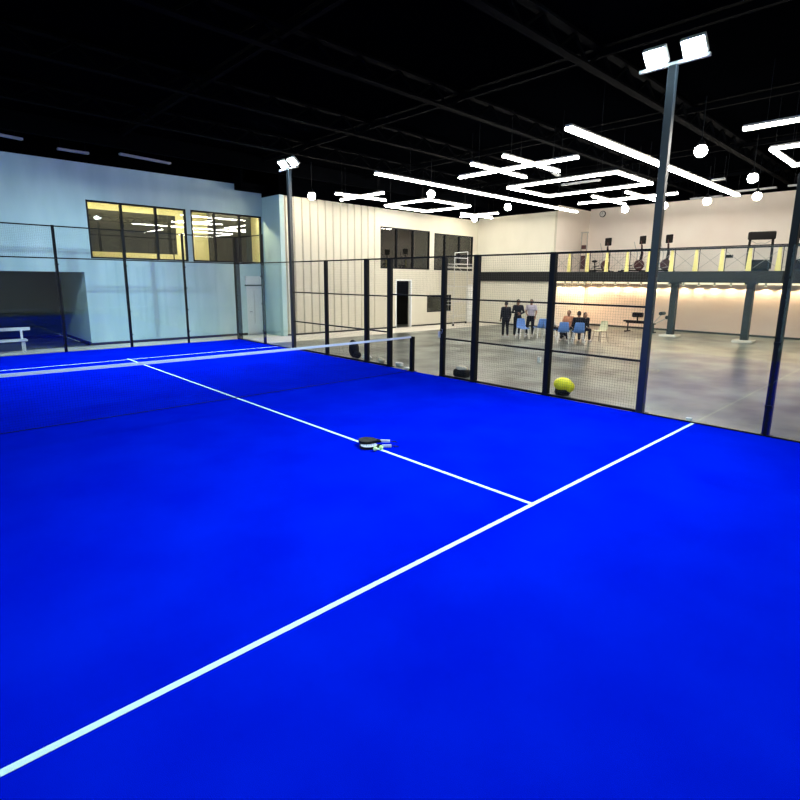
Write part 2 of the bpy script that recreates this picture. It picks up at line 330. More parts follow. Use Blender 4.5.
# mezzanine
struct(MB().box((20.0, YF, 2.44), (XR, 4.98, 2.90)), 'floor_mezzanine', MT['fascia'], label='dark edged mezzanine slab carrying the gym machines', cat='floor')
struct(MB().box((19.88, 4.9, 2.42), (19.998, 9.94, 2.92)), 'trim_5', MT['fascia'], label='dark band continuing the mezzanine edge across the pale wall', cat='beam')
def column(y, lab):
    t = empty('steel_column', (20.55, y, 0), label=lab, cat='column')
    MB().box((-.13, -.13, .02), (.13, .13, 2.44)).build('shaft', MT['fascia'], t)
    MB().bevbox((-.36, -.36, 0), (.36, .36, .10), .015).build('base_plate', MT['wood'], t)
    MB().box((-.2, -.2, 2.36), (.2, .2, 2.44)).build('cap_plate', MT['fascia'], t)
column(-.92, 'dark square column on a pale base under the mezzanine, right of the tallest light pole')
column(-3.85, 'dark square column under the mezzanine partly behind the thick right fence post')
column(-7.6, 'dark square column under the mezzanine beyond the right edge')

# ================================================================== COURT
court = tag(MB().box((-5.0, -10.0, 0), (5.0, 10.0, .012)).build('court_turf', MT['turf']), 'bright blue artificial turf of the padel court', 'court turf')
LZ0, LZ1 = .0125, .0145
for b in (((-4.98, -6.975), (4.98, -6.925)), ((-4.98, 6.925), (4.98, 6.975)), ((-.025, -6.925), (.025, 6.925)), ((-.025, 6.975), (.025, 7.125))):
    MB().box((*b[0], LZ0), (*b[1], LZ1)).build('court_line', MT['line'], court)

# net
net = empty('padel_net', (0, 0.04, .0125), label='long dark net with white tape strung across the blue court', cat='net')
mb = MB(); n = 250
for i in range(n+1):
    x = -4.93 + 9.86*i/n; zt = .865 + .03*(x/5)**2
    mb.bar((x, 0, .01), (x, 0, zt), .0017)
for k in range(21): mb.bar((-4.93, 0, .012+k*.04), (4.93, 0, .012+k*.04), .0017)
tag(mb.build('mesh', MT['netcord'], net), None, None)
mb = MB(); pf = []
for i in range(21):
    x = -4.95 + 9.9*i/20; pf.append((x, .865+.03*(x/5)**2))
poly = pf + [(x, z+.05) for x, z in reversed(pf)]
mb.prism(poly, (0, -.012, 0), (1,0,0), (0,0,1), (0,1,0), .024); mb.build('top_tape', MT['tape'], net)
MB().bar((-4.93, 0, .012), (4.93, 0, .012), .010).build('bottom_cord', MT['netcord'], net)
for s in (-1, 1):
    MB().bevbox((s*5.0-.05, -.05, .0), (s*5.0+.05, .05, .93), .008).build('post', MT['black'], net)
    MB().box((s*5.0-.09, -.11, .0), (s*5.0+.09, .11, .01)).build('base_plate', MT['black'], net)
MB().tube([(4.93, -.01, .86), (4.90, -.02, .70), (4.90, -.01, .45), (4.93, 0, .10), (4.86, -.02, .02)], .008).build('tension_cord', MT['black'], net)

# fence builders
def mesh_x(mb, x, y0, y1, z0, z1, s=.05, w=.0019):
    k = int(round((y1-y0)/s)); q = int(round((z1-z0)/s))
    for i in range(k+1): y = y0+(y1-y0)*i/k; mb.box((x-w/2, y-w/2, z0), (x+w/2, y+w/2, z1))
    for i in range(q+1): z = z0+(z1-z0)*i/q; mb.box((x-w/2, y0, z-w/2), (x+w/2, y1, z+w/2))
def mesh_y(mb, y, x0, x1, z0, z1, s=.05, w=.0019):
    k = int(round((x1-x0)/s)); q = int(round((z1-z0)/s))
    for i in range(k+1): x = x0+(x1-x0)*i/k; mb.box((x-w/2, y-w/2, z0), (x+w/2, y+w/2, z1))
    for i in range(q+1): z = z0+(z1-z0)*i/q; mb.box((x0, y-w/2, z-w/2), (x1, y+w/2, z+w/2))
XF = 5.06
side = empty('court_side_fence', (XF, 0, 0), label='black steel side fence of mesh and glass along the right edge of the blue court', cat='fence')
def post(y, h, w=.10, par=side, x=0):
    return MB().bevbox((x-w/2, y-w/2, 0), (x+w/2, y+w/2, h), .006).build('post', MT['black'], par)
for y, h, wd in [(-8, 4, .10), (-4, 3, .12), (-2.02, 3, .13), (-1.0, 3, .11), (1.0, 3, .12), (2.0, 3, .12), (4, 3, .10), (8, 4, .09)]:
    p_ = post(y, h, wd)
    MB().box((-wd/2, y-.09, .001), (wd/2+.05, y+.09, .015)).build('foot_plate', MT['black'], p_)
for z in (.98, 1.97, 2.98):                # rails of the mesh bays
    for a, b in ((-5.93, -4), (-4, -2), (-2, -1), (1, 2), (2, 4), (4, 5.93)):
        MB().box((-.018, a, z-.018), (.018, b, z+.018)).build('rail', MT['black'], side)
for z in (2.02, 2.98): MB().box((-.018, -1, z-.018), (.018, 1, z+.018)).build('rail', MT['black'], side)
for a, b in ((-5.93, -4), (-4, -2), (-2, -1), (1, 2), (2, 4), (4, 5.93)):
    mb = MB(); mesh_x(mb, -.02, a+.04, b-.04, .06, 2.96); mb.build('mesh_panel', MT['wire'], side)
    MB().box((-.03, a, .012), (.03, b, .055)).build('bottom_rail', MT['black'], side)
mb = MB(); mesh_x(mb, -.02, -.96, .96, 2.04, 2.96); mb.build('mesh_panel', MT['wire'], side)
for a, b, z in ((-10, -8.06, 2.98), (-10, -8.06, 3.97), (8.05, 9.97, 2.98), (8.05, 9.97, 3.97)):
    MB().box((-.018, a, z-.018), (.018, b, z+.018)).build('rail', MT['black'], side)
for a, b in ((-9.95, -8.06), (8.05, 9.93)):
    mb = MB(); mesh_x(mb, 0, a, b, 3.0, 3.95); mb.build('mesh_panel', MT['wire'], side)
MB().box((-.015, 6.07, 2.965), (.015, 8, 2.995)).build('rail', MT['black'], side)
MB().box((-.012, -8, 2.985), (.012, -6.07, 3.0)).build('rail', MT['black'], side)
for a, b in ((-9.98, -8.02), (-7.98, -6.08), (6.08, 7.98), (8.02, 9.98)):
    MB().box((-.066, a, .04), (-.054, b, 2.98)).build('glass_pane', MT['glass'], side)
    MB().box((-.07, a, .0125), (-.045, b, .035)).build('bottom_rail', MT['black'], side)
for y in (-8, 8):
    for z in (.5, 1.5, 2.5): MB().box((-.075, y-.05, z-.018), (-.045, y+.05, z+.018)).build('glass_clamp', MT['black'], side)
MB().box((-.085, -.965, 1.0), (-.05, -.91, 1.16)).build('latch', MT['galv'], side)
MB().tube([(-.06, -1.0, 1.1), (-.075, -1.04, 1.2), (-.06, -1.0, 1.22)], .006).build('latch_cord', MT['galv'], side)

back = empty('court_back_fence', (0, 10.06, 0), label='glass and mesh fence on thin black posts across the far end of the court', cat='fence')
for x, wd in ((5.06, .17), (3, .07), (1, .08), (-1, .08), (-3, .08), (-5, .1)):
    p_ = MB().bevbox((x-wd/2+(.03 if wd > .15 else 0), -wd/2+(.03 if wd > .15 else 0), 0), (x+wd/2+(.03 if wd > .15 else 0), wd/2+(.03 if wd > .15 else 0), 4), .006).build('post', MT['black'], back)
    if wd < .1:
        for z in (.45, 1.25, 2.05, 2.8): MB().box((x-.055, -.065, z-.02), (x+.055, -.03, z+.02)).build('glass_clamp', MT['black'], back)
for a, b in zip((-5, -3, -1, 1, 3), (-3, -1, 1, 3, 5)):
    for z in (2.99, 3.97): MB().box((a, -.018, z-.018), (b, .018, z+.018)).build('rail', MT['black'], back)
    MB().box((a+.02, -.066, .04), (b-.02, -.054, 2.97)).build('glass_pane', MT['glass'], back)
    mb = MB(); mesh_y(mb, 0, a+.04, b-.04, 3.01, 3.95); mb.build('mesh_panel', MT['wire'], back)

# floodlight poles
def flood_pole(x, y, sgn, lab):
    t = empty('floodlight_pole', (x, y, 0), label=lab, cat='floodlight', group=None)
    MB().bevbox((-.055, -.065, 0), (.065, .065, 5.95), .008).build('pole', MT['navy'], t)
    MB().box((-.055, -.12, 0), (.12, .12, .012)).build('base_plate', MT['black'], t)
    MB().box((-.03, -.56, 5.95), (.03, .56, 6.0)).build('crossbar', MT['galv'], t)
    for s in (-1, 1):
        tilt = -math.radians(48)*sgn        # face looks to -x (sgn=1) and down
        R = Matrix.Rotation(tilt, 3, 'Y'); c = Vector((0, s*.30, 6.17))
        hd = MB(); hd.bevbox((-.04, -.19, -.15), (.04, .19, .15), .015)
        hd.v = [tuple(c + R @ Vector(v)) for v in hd.v]; h = hd.build('floodlight', MT['galv'], t)
        ln = MB(); ln.bevbox((-.055*sgn-.006, -.165, -.125), (-.055*sgn+.006, .165, .125), .005)
        ln.v = [tuple(c + R @ Vector(v)) for v in ln.v]; ln.build('lens', MT['flood'], h)
        MB().bar((0, s*.30, 6.0), (0, s*.30, 6.06), .05).build('bracket', MT['galv'], h)
        ld = bpy.data.lights.new('flood_light', 'AREA'); ld.shape = 'RECTANGLE'; ld.size = .33; ld.size_y = .25
        ld.energy = FLOOD_W*(1.0 if sgn > 0 else .4); ld.color = FLOOD_COL; ld.spread = math.radians(123); lo = bpy.data.objects.new('flood_light', ld); COL.objects.link(lo)
        n = R @ Vector((-1*sgn, 0, 0)); 
        q = n.to_track_quat('-Z', 'Y'); lo.parent = t; lo.location = c + n*.075; lo.rotation_mode = 'QUATERNION'; lo.rotation_quaternion = q
    return t
# tilt sign: face normal (-sgn) rotated about Y must point down
flood_pole(5.06, -6.0, 1, 'tall floodlight pole with two bright lamps at the right, nearest the camera')
flood_pole(5.06, 6.0, 1, 'tall floodlight pole standing at the far end of the right fence')
flood_pole(-5.2, -6.0, -1, 'floodlight pole beyond the left edge on the near half of the court')
flood_pole(-5.2, 6.0, -1, 'floodlight pole beyond the left edge on the far half of the court')

# ================================================================== HALL LIGHTS
def led_fixture(name, segs, lab, wd=.085, z=5.7):
    """segs: list of ((x0,y0),(x1,y1))"""
    cx = sum(a[0]+b[0] for a, b in segs)/(2*len(segs)); cy = sum(a[1]+b[1] for a, b in segs)/(2*len(segs))
    t = empty(name, (cx, cy, z), label=lab, cat='light')
    for i, (a, b) in enumerate(segs):
        dz = .02*i if name == 'crossed_led_light' else 0
        A = Vector((a[0]-cx, a[1]-cy, dz)); B = Vector((b[0]-cx, b[1]-cy, dz)); U = Vector((0, 0, 1))
        h = MB().bar(A+U*.055, B+U*.055, wd*.92, .05).build('bar_housing', MT['ledbody'], t)
        MB().bar(A, B, wd, .06).build('diffuser', MT['led'], h)
        for f_ in (.12, .88):
            p = A.lerp(B, f_)
            MB().bar(p+U*.08, p+U*(ZC-z-.01), .008).build('hanger_cable', MT['black'], t)
    return t
led_fixture('linear_led_light', [((6.64, 3.45), (19.3, 3.45))], 'long straight ceiling light bar over the middle of the hall', .11)
led_fixture('linear_led_light', [((6.31, -3.40), (18.9, -3.40))], 'thickest long light bar crossing behind the tall floodlight pole', .17)
led_fixture('crossed_led_light', [((8.1, 7.55), (10.6, 7.45)), ((9.35, 8.9), (9.35, 6.15))], 'crossed light bars nearest the ribbed wall')
led_fixture('square_led_light', [((11.7, 8.7), (14.4, 8.7)), ((14.4, 8.7), (14.4, 6.0)), ((14.4, 6.0), (11.7, 6.0)), ((11.7, 6.0), (11.7, 8.7))], 'square ring of light bars in front of the dark upper windows')
led_fixture('crossed_led_light', [((7.65, .40), (10.4, .40)), ((9.05, 2.05), (9.05, -2.15)), ((7.6, -.75), (10.45, -.75))], 'crossing light bars left of the long thick bar')
led_fixture('rectangular_led_light', [((11.6, 1.95), (14.25, 1.95)), ((14.25, 1.95), (14.25, -2.05)), ((14.25, -2.05), (11.6, -2.05)), ((11.6, -2.05), (11.6, 1.95))], 'rectangular ring of light bars between the two long bars')
led_fixture('crossed_led_light', [((16.88, 2.05), (16.88, -1.95)), ((15.55, .75), (18.5, .75)), ((15.55, -.58), (18.7, -.58))], 'three crossing light bars just before the mezzanine')
led_fixture('crossed_led_light', [((16.1, 7.95), (18.6, 7.95)), ((17.3, 9.0), (17.3, 6.6))], 'small crossed light bars in the far corner of the hall')
led_fixture('linear_led_light', [((9.03, -6.05), (9.03, -9.6))], 'light bar running off the right edge, highest in the photo')
led_fixture('rectangular_led_light', [((11.47, -6.05), (14.1, -6.05)), ((14.1, -6.05), (14.1, -9.6)), ((14.1, -9.6), (11.47, -9.6)), ((11.47, -9.6), (11.47, -6.05))], 'rectangular light ring cut by the right edge')
def globe_lamp(x, y, z, lab):
    t = empty('globe_lamp', (x, y, z), label=lab, cat='lamp', group=None)
    MB().ell((0, 0, 0), .15, 16, 12).build('globe', MT['globe'], t, smooth=True)
    MB().lathe((0, 0, .12), [(.10, 0), (.11, .03), (.06, .12), (.03, .16)]).build('cap', MT['black'], t, smooth=True)
    MB().bar((0, 0, .27), (0, 0, ZC-z-.01), .02).build('hanging_rod', MT['black'], t)
for x, y, z, l in [(7.8, 8.75, 5.7, 'globe lamp beside the far floodlight pole'), (10.7, 4.9, 5.7, 'globe lamp just under the long middle light bar'),
                (15.7, 4.86, 5.7, 'globe lamp before the plain pale wall'), (10.48, -4.75, 5.7, 'biggest globe lamp, right of the tall floodlight pole'),
                (15.39, -4.73, 5.7, 'second globe lamp right of the tall floodlight pole'), (19.3, -3.95, 5.66, 'globe lamp over the treadmill end of the mezzanine edge'),
                (19.4, -2.2, 5.66, 'globe lamp at the end of the thickest light bar'), (19.4, -.52, 5.64, 'globe lamp over the mezzanine just right of the light pole'),
                (19.4, 1.15, 5.64, 'globe lamp over the mezzanine left of the light pole'), (17.75, 8.45, 5.62, 'globe lamp under the small crossed bars in the far corner')]:
    globe_lamp(x, y, z, l)
# unlit grey battens
def batten(a, b, z, lab, grp=None):
    t = empty('batten_light', ((a[0]+b[0])/2, (a[1]+b[1])/2, z), label=lab, cat='light')
    A = Vector((a[0]-b[0], a[1]-b[1], 0))/2
    MB().bar(A, -A, .16, .06).build('housing', MT['batten'], t)
    for s in (-.8, .8): MB().bar(A*s+Vector((0,0,.03)), A*s+Vector((0,0,ZC-z-.01)), .012).build('hanger_rod', MT['black'], t)
batten((-3.2, 10.3), (-1.4, 10.75), 6.55, 'unlit grey batten light at the far left of the ceiling')
batten((-.47, 10.85), (.42, 10.85), 6.45, 'short unlit batten second from the left')
batten((1.32, 10.65), (3.1, 10.95), 6.55, 'unlit grey batten light above the lit office windows')
batten((17.9, -2.75), (17.9, -3.2), 6.2, 'unlit pale batten beyond the thick light bar')
batten((21.3, -2.6), (21.3, -4.1), 6.2, 'unlit pale batten over the mezzanine before the treadmill')
batten((21.2, -4.5), (21.2, -6.4), 6.2, 'unlit pale batten over the mezzanine at the right edge')
batten((22.2, -.6), (22.2, -1.9), 6.2, 'unlit pale batten high above the middle of the mezzanine')
batten((13.2, .9), (12.2, .6), 6.2, 'unlit pale batten inside the rectangular light ring')
batten((15.0, 1.8), (15.0, .2), 6.2, 'unlit pale batten between rectangle and crossing bars')
# light trough below the mezzanine
tr = empty('light_trough', (XR, -1, 2.4), label='warm strip light trough along the peach wall under the mezzanine', cat='light')
MB().box((-.10, -12, -.06), (-.005, 5.85, .035)).build('housing', MT['white'], tr)
MB().box((-.106, -12, -.05), (-.10, 5.85, .02)).build('diffuser', MT['troughled'], tr)
MB().box((-3.35, 5.90, -.06), (-.10, 5.975, .035)).build('return_housing', MT['white'], tr)
MB().box((-3.35, 5.894, -.05), (-.106, 5.90, .02)).build('return_diffuser', MT['troughled'], tr)
y = 4.55; k = 0
src = None
while y > -9.5:
    if src is None:
        src = empty('downlight', (XR-.17, y, 2.30), label='small warm downlight in the row washing the peach wall', cat='light', group='downlights along the peach wall')
        MB().lathe((0, 0, 0), [(.05, 0), (.05, .13)], 12).build('can', MT['white'], src); MB().lathe((0, 0, -.008), [(.042, 0), (.042, .007)], 12).build('lens', MT['downled'], src)
        t = src
    else:
        t = copy_tree(src); t.location = (XR-.17, y, 2.30)
    ld = bpy.data.lights.new('spot', 'SPOT'); ld.energy = SPOT_W; ld.color = (1, .80, .50); ld.spot_size = math.radians(150); ld.spot_blend = .35; ld.shadow_soft_size = .03
    lo = bpy.data.objects.new('spot', ld); COL.objects.link(lo); lo.location = (XR-.17, y, 2.285); lo.rotation_euler = (0, math.radians(12), 0)
    y -= .69
for x in (20.9, 21.6, 22.3, 23.0):
    t = copy_tree(src); t.location = (x, 4.72, 2.30)
    lo = bpy.data.objects.new('spot', ld); COL.objects.link(lo); lo.location = (x, 4.72, 2.285)
# mezzanine railing
rl = empty('mezzanine_railing', (20.05, 0, 2.90), label='mezzanine railing with yellow uprights, crossed cables and a dark top rail', cat='railing')
MB().box((-.03, YF, .90), (.03, 4.95, .965)).build('top_rail', MT['black'], rl)
y = 4.03; ys = []
while y > -9: ys.append(y); y -= .985
for y in ys:
    q = MB(); q.prism([(-.10, 0), (.10, 0), (.055, .9), (-.055, .9)], (-.005, y+.06, 0), (0,1,0), (0,0,1), (1,0,0), .01); q.build('upright', MT['yellow'], rl)
    MB().box((.01, y-.07, 0), (.035, y-.045, .9)).build('post', MT['black'], rl)
for a, b in zip([4.95]+ys, ys): 
    MB().bar((.03, a, .05), (.03, b, .85), .012).bar((.03, a, .85), (.03, b, .05), .012).build('crossed_cable', MT['cable'], rl)

# ================================================================== GYM MACHINES
def elliptical(x, y, rz, lab, bike=False):
    t = empty('elliptical_trainer', (x, y, 2.90), rz, lab, 'exercise machine', 'upright trainers on the mezzanine')
    MB().box((-.28, -.6, 0), (.28, -.5, .06)).box((-.28, .55, 0), (.28, .65, .06)).box((-.05, -.6, .03), (.05, .65, .10)).build('base_frame', MT['gymblack'], t)
    b = MB(); b.v = []; b.lathe((0, 0, -.06), [(.05, 0), (.25, .01), (.25, .11), (.05, .12)], 22)
    R = Matrix.Rotation(PI/2, 3, 'Y'); b.v = [tuple(R @ Vector(v) + Vector((0, -.28, .33))) for v in b.v]; b.build('flywheel', MT['gymred'], t, smooth=False)
    MB().tube([(0, -.30, .30), (0, -.38, .9), (0, -.34, 1.28)], [.06, .05, .04]).build('mast', MT['gymblack'], t)
    MB().bevbox((-.19, -.42, 1.30), (.19, -.32, 1.68), .03).build('console', MT['gymblack'], t)
    for s in (-1, 1):
        MB().tube([(s*.17, -.25, .35), (s*.20, -.30, .85), (s*.23, -.18, 1.15), (s*.25, -.10, 1.42)], .018).build('handle', MT['gymgrey'] if s > 0 else MT['gymred'], t)
        MB().tube([(s*.15, -.28, .35+.12*s), (s*.15, .18, .20+.05*s), (s*.15, .5, .16)], .02).build('pedal_arm', MT['gymgrey'], t)
        MB().box((s*.15-.06, .02, .22+.06*s), (s*.15+.06, .34, .25+.06*s)).build('pedal', MT['gymblack'], t)
    if bike:
        MB().tube([(0, .35, .08), (0, .42, .5)], .03).build('seat_post', MT['gymblack'], t)
        MB().ell((0, .42, .52), (.11, .16, .06)).build('saddle', MT['gymblack'], t, smooth=True)
    return t
elliptical(20.95, 2.85, math.radians(70), 'leftmost upright trainer on the mezzanine with dark square console', True)
elliptical(20.85, 1.15, math.radians(60), 'middle upright trainer, just left of the tall light pole')
elliptical(20.85, -.05, math.radians(60), 'upright trainer just right of the tall light pole', True)
def treadmill(x, y, rz, lab):
    t = empty('treadmill', (x, y, 2.90), rz, lab, 'exercise machine', 'treadmills on the mezzanine')
    MB().bevbox((-.38, -.1, .02), (.38, 1.55, .18), .02).build('deck', MT['gymblack'], t)
    MB().box((-.26, 0, .18), (.26, 1.5, .185)).build('belt', MT['gymred'], t)
    MB().bevbox((-.36, -.28, .04), (.36, .20, .46), .06).build('motor_hood', MT['gymblack'], t)
    for s in (-1, 1):
        MB().tube([(s*.40, .05, .1), (s*.40, -.02, .8), (s*.38, -.10, 1.30)], .05).build('upright', MT['gymblack'], t)
        MB().tube([(s*.40, -.05, 1.05), (s*.40, .45, 1.02)], .022).build('handrail', MT['gymblack'], t)
        MB().tube([(s*.36, -.10, 1.22), (s*.15, -.02, 1.10), (0, 0, 1.12)], .015).build('grip', MT['gymgrey'], t)
    MB().bevbox((-.47, -.20, 1.24), (.47, -.06, 1.56), .05).build('console', MT['gymblack'], t)
treadmill(20.75, -3.95, math.radians(-78), 'treadmill with wide dark console near the right end of the railing')
treadmill(20.75, -5.55, math.radians(-78), 'treadmill cut by the right edge of the photo')
# wall clock, wall bars
ck = empty('wall_clock', (XR, 4.27, 6.05), label='small round wall clock high on the beige wall', cat='clock')
c1 = MB().lathe((0,0,0), [(.17, 0), (.17, .04), (.14, .05)], 24); c1.v = [(-v[2]-.001, v[0], v[1]) for v in c1.v]; c1.build('rim', MT['black'], ck)
c1 = MB().lathe((0,0,0), [(.138, .04), (.138, .055)], 24); c1.v = [(-v[2]-.001, v[0], v[1]) for v in c1.v]; c1.build('dial', MT['clockface'], ck)
MB().box((-.062, -.006, 0), (-.057, .006, .10)).box((-.062, 0, -.006), (-.057, .07, .006)).build('hand', MT['black'], ck)
wb = empty('cable_machine', (22.3, 4.55, 2.90), label='slim upright cable machine in the left corner of the mezzanine', cat='exercise machine')
for s in (-.16, .16): MB().bar((0, s, 0), (0, s, 2.1), .04).build('upright', MT['gymgrey'], wb)
MB().box((-.05, -.2, 2.08), (.05, .2, 2.14)).box((-.2, -.3, 0), (.2, .3, .05)).build('frame', MT['gymgrey'], wb)
MB().box((-.06, -.1, .2), (.06, .1, .9)).box((-.04, -.12, 1.25), (.04, .12, 1.45)).build('weight_stack', MT['gymred'], wb)
thing(MB().box((XR-.05, -2.25, 3.58), (XR-.001, -1.95, 3.72)), 'wall_box', MT['gymblack'], 'small dark box on the beige wall seen through the railing', 'wall box')
# workout bench under the mezzanine
gb = empty('workout_bench', (21.6, .75, 0), math.radians(-90), 'dark workout bench with round leg rollers, half hidden by the tall light pole', 'exercise bench')
MB().bevbox((-.95, -.14, .48), (.25, .14, .56), .02).build('seat_pad', MT['gymblack'], gb)
MB().bevbox((-.55, -.13, .72), (-.05, .13, .96), .05).build('back_pad', MT['gymblack'], gb)
MB().bar((-.85, 0, .45), (.60, 0, .45), .06).bar((-.3, 0, .45), (-.3, 0, .95), .05).build('frame', MT['gymblack'], gb)
for a in (-.75, .5):
    MB().bar((a, 0, .44), (a, 0, .03), .05).box((a-.04, -.28, 0), (a+.04, .28, .05)).build('leg', MT['gymblack'], gb)
MB().bar((.55, 0, .45), (1.15, 0, .80), .04).bar((.5, 0, .5), (.85, 0, .95), .03).build('roller_arm', MT['gymgrey'], gb)
for p in ((1.15, .80), (.85, .97)): MB().tube([(p[0], -.22, p[1]), (p[0], .22, p[1])], .085, 14).build('roller', MT['gymblack'], gb)
# scaffold tower by the dark windows
sf = empty('scaffold_tower', (17.75, 9.25, 0), label='pale scaffold tower standing before the low dark window', cat='scaffold')
for x in (-.95, .95):
    for y in (-.35, .35):
        MB().tube([(x, y, .12), (x, y, 3.35)], .024).build('upright', MT['galv'], sf)
        MB().lathe((x, y, .0), [(.05, 0.01), (.06, .06), (.03, .13)], 10).build('caster', MT['black'], sf)
    for i in range(9): MB().tube([(x, -.35, .45+i*.34), (x, .35, .45+i*.34)], .013, 6).build('rung', MT['galv'], sf)
for z in (.5, 1.3, 2.1, 2.9, 3.3):
    for y in (-.35, .35): MB().tube([(-.95, y, z), (.95, y, z)], .015, 6).build('rail', MT['galv'], sf)
MB().tube([(-.95, -.35, .5), (.95, -.35, 2.1)], .012, 6).build('brace', MT['galv'], sf)
MB().tube([(.95, -.35, 2.1), (-.95, -.35, 3.3)], .012, 6).build('brace', MT['galv'], sf)
MB().box((-.9, -.33, 3.08), (.9, .33, 3.13)).build('platform', MT['wood'], sf)
gr = MB().tube([(-.95, -.35, 3.3), (-.95, -.35, 3.85), (.1, -.35, 3.95), (.1, -.35, 3.3)], .022).tube([(-.95, -.35, 3.6), (.1, -.35, 3.6)], .015); gr.build('guard_rail', MT['white'], sf)

# ================================================================== CHAIRS
def make_chair(shell, lab, grp, legm):
    t = empty('plastic_chair', (0, 0, 0), 0, lab, 'chair', grp)       # faces +y, back at -y
    m = MB(); nx, ny = 8, 12; rows = []
    prof = [(.22, .43), (.20, .455), (.10, .44), (0, .435), (-.12, .44), (-.18, .46), (-.215, .54), (-.235, .64), (-.25, .74), (-.262, .83), (-.265, .85)]
    vs = []; fs = []
    for off in (0, 1):
        for j, (y, z) in enumerate(prof):
            hw = .22 if j < 6 else .22 - .012*(j-5) - (.03 if j == len(prof)-1 else 0)
            for i in range(nx+1):
                u = -1+2*i/nx; cz = .03*u*u if j < 6 else 0; cy = .05*u*u if j >= 5 else 0
                n = Vector((0, 0, -1)) if j < 5 else Vector((0, -1, 0))
                vs.append(Vector((hw*u, y+cy, z+cz)) + n*(.014*off))
    L = len(prof)*(nx+1)
    for off in (0, 1):
        for j in range(len(prof)-1):
            for i in range(nx):
                a = off*L + j*(nx+1)+i; fs.append((a, a+1, a+nx+2, a+nx+1))
    for j in range(len(prof)-1):
        for i in (0, nx): a = j*(nx+1)+i; fs.append((a, a+nx+1, a+L+nx+1, a+L))
    for i in range(nx):
        for j in (0, len(prof)-1): a = j*(nx+1)+i; fs.append((a, a+1, a+1+L, a+L))
    m.add(vs, fs); m.build('seat_shell', shell, t, smooth=True)
    for sx, sy in ((-1, 1), (1, 1), (-1, -1), (1, -1)):
        MB().tube([(sx*.17, sy*.15, .435), (sx*.22, sy*.21, .0)], [.024, .018]).build('leg', legm, t)
    for sx in (-1, 1): MB().bar((sx*.20, -.18, .20), (sx*.20, .18, .20), .018).build('stretcher', legm, t)
    return t
ch = make_chair(MT['blueplastic'], 'blue plastic chair whose back faces the court, left of the pair by the seated people', None, MT['whiteplastic'])
def place(c, x, y, rz, lab=None):
    c.location = (x, y, 0); c.rotation_euler = (0, 0, rz)
    if lab: c['label'] = lab
    return c
TC = math.atan2(-9.86-0.5, -4.74-14.5)           # direction towards the court camera
FACE_AWAY = math.radians(-58)                    # chair faces away from the court
place(ch, 14.35, .93, FACE_AWAY, 'blue chair with its back to the court, under the person in tan')
c = place(copy_tree(ch), 14.60, .42, FACE_AWAY+.1, 'blue chair with its back to the court, right of its twin, under the dark-clothed pair')
c = place(copy_tree(ch), 14.40, 2.88, math.radians(150), 'blue chair between the standing people')
c = place(copy_tree(ch), 15.3, 2.60, math.radians(-30), 'blue chair just left of the thick middle fence post')
c = place(copy_tree(ch), 14.85, 1.85, math.radians(-120), 'blue chair half hidden behind the thick middle fence post, under the person with black trousers')
c3 = make_chair(MT['creamplastic'], 'empty cream chair at the right end of the seated group', None, MT['gymgrey']); place(c3, 15.9, .15, math.radians(75))

# ================================================================== PEOPLE
def remesh(o, vox):
    md = o.modifiers.new('r', 'REMESH'); md.mode = 'VOXEL'; md.voxel_size = vox
    sm = o.modifiers.new('s', 'SMOOTH'); sm.iterations = 3; sm.factor = .5
    dg = bpy.context.evaluated_depsgraph_get(); me = bpy.data.meshes.new_from_object(o.evaluated_get(dg))
    o.modifiers.clear(); o.data = me; me.polygons.foreach_set('use_smooth', [True]*len(me.polygons)); return o
STAND = dict(hip=.88, pelvis=(0, 0, .92), chest=(0, .01, 1.24), neck=(0, 0, 1.40), head=(0, .02, 1.545), hr=(.09, 0, .88), hl=(-.09, 0, .88),
             kr=(.10, .02, .47), kl=(-.10, .02, .47), ar=(.11, -.02, .08), al=(-.11, -.02, .08), sr=(.175, 0, 1.35), sl=(-.175, 0, 1.35),
             er=(.22, -.02, 1.08), el=(-.22, -.02, 1.08), wr=(.22, .06, .84), wl=(-.22, .06, .84))
SIT = dict(pelvis=(0, 0, .52), chest=(0, .03, .86), neck=(0, .02, 1.02), head=(0, .05, 1.16), hr=(.10, .02, .51), hl=(-.10, .02, .51),
           kr=(.12, .43, .50), kl=(-.12, .43, .50), ar=(.13, .42, .09), al=(-.13, .42, .09), sr=(.175, .02, .97), sl=(-.175, .02, .97),
           er=(.22, .06, .70), el=(-.22, .06, .70), wr=(.13, .28, .60), wl=(-.13, .28, .60))
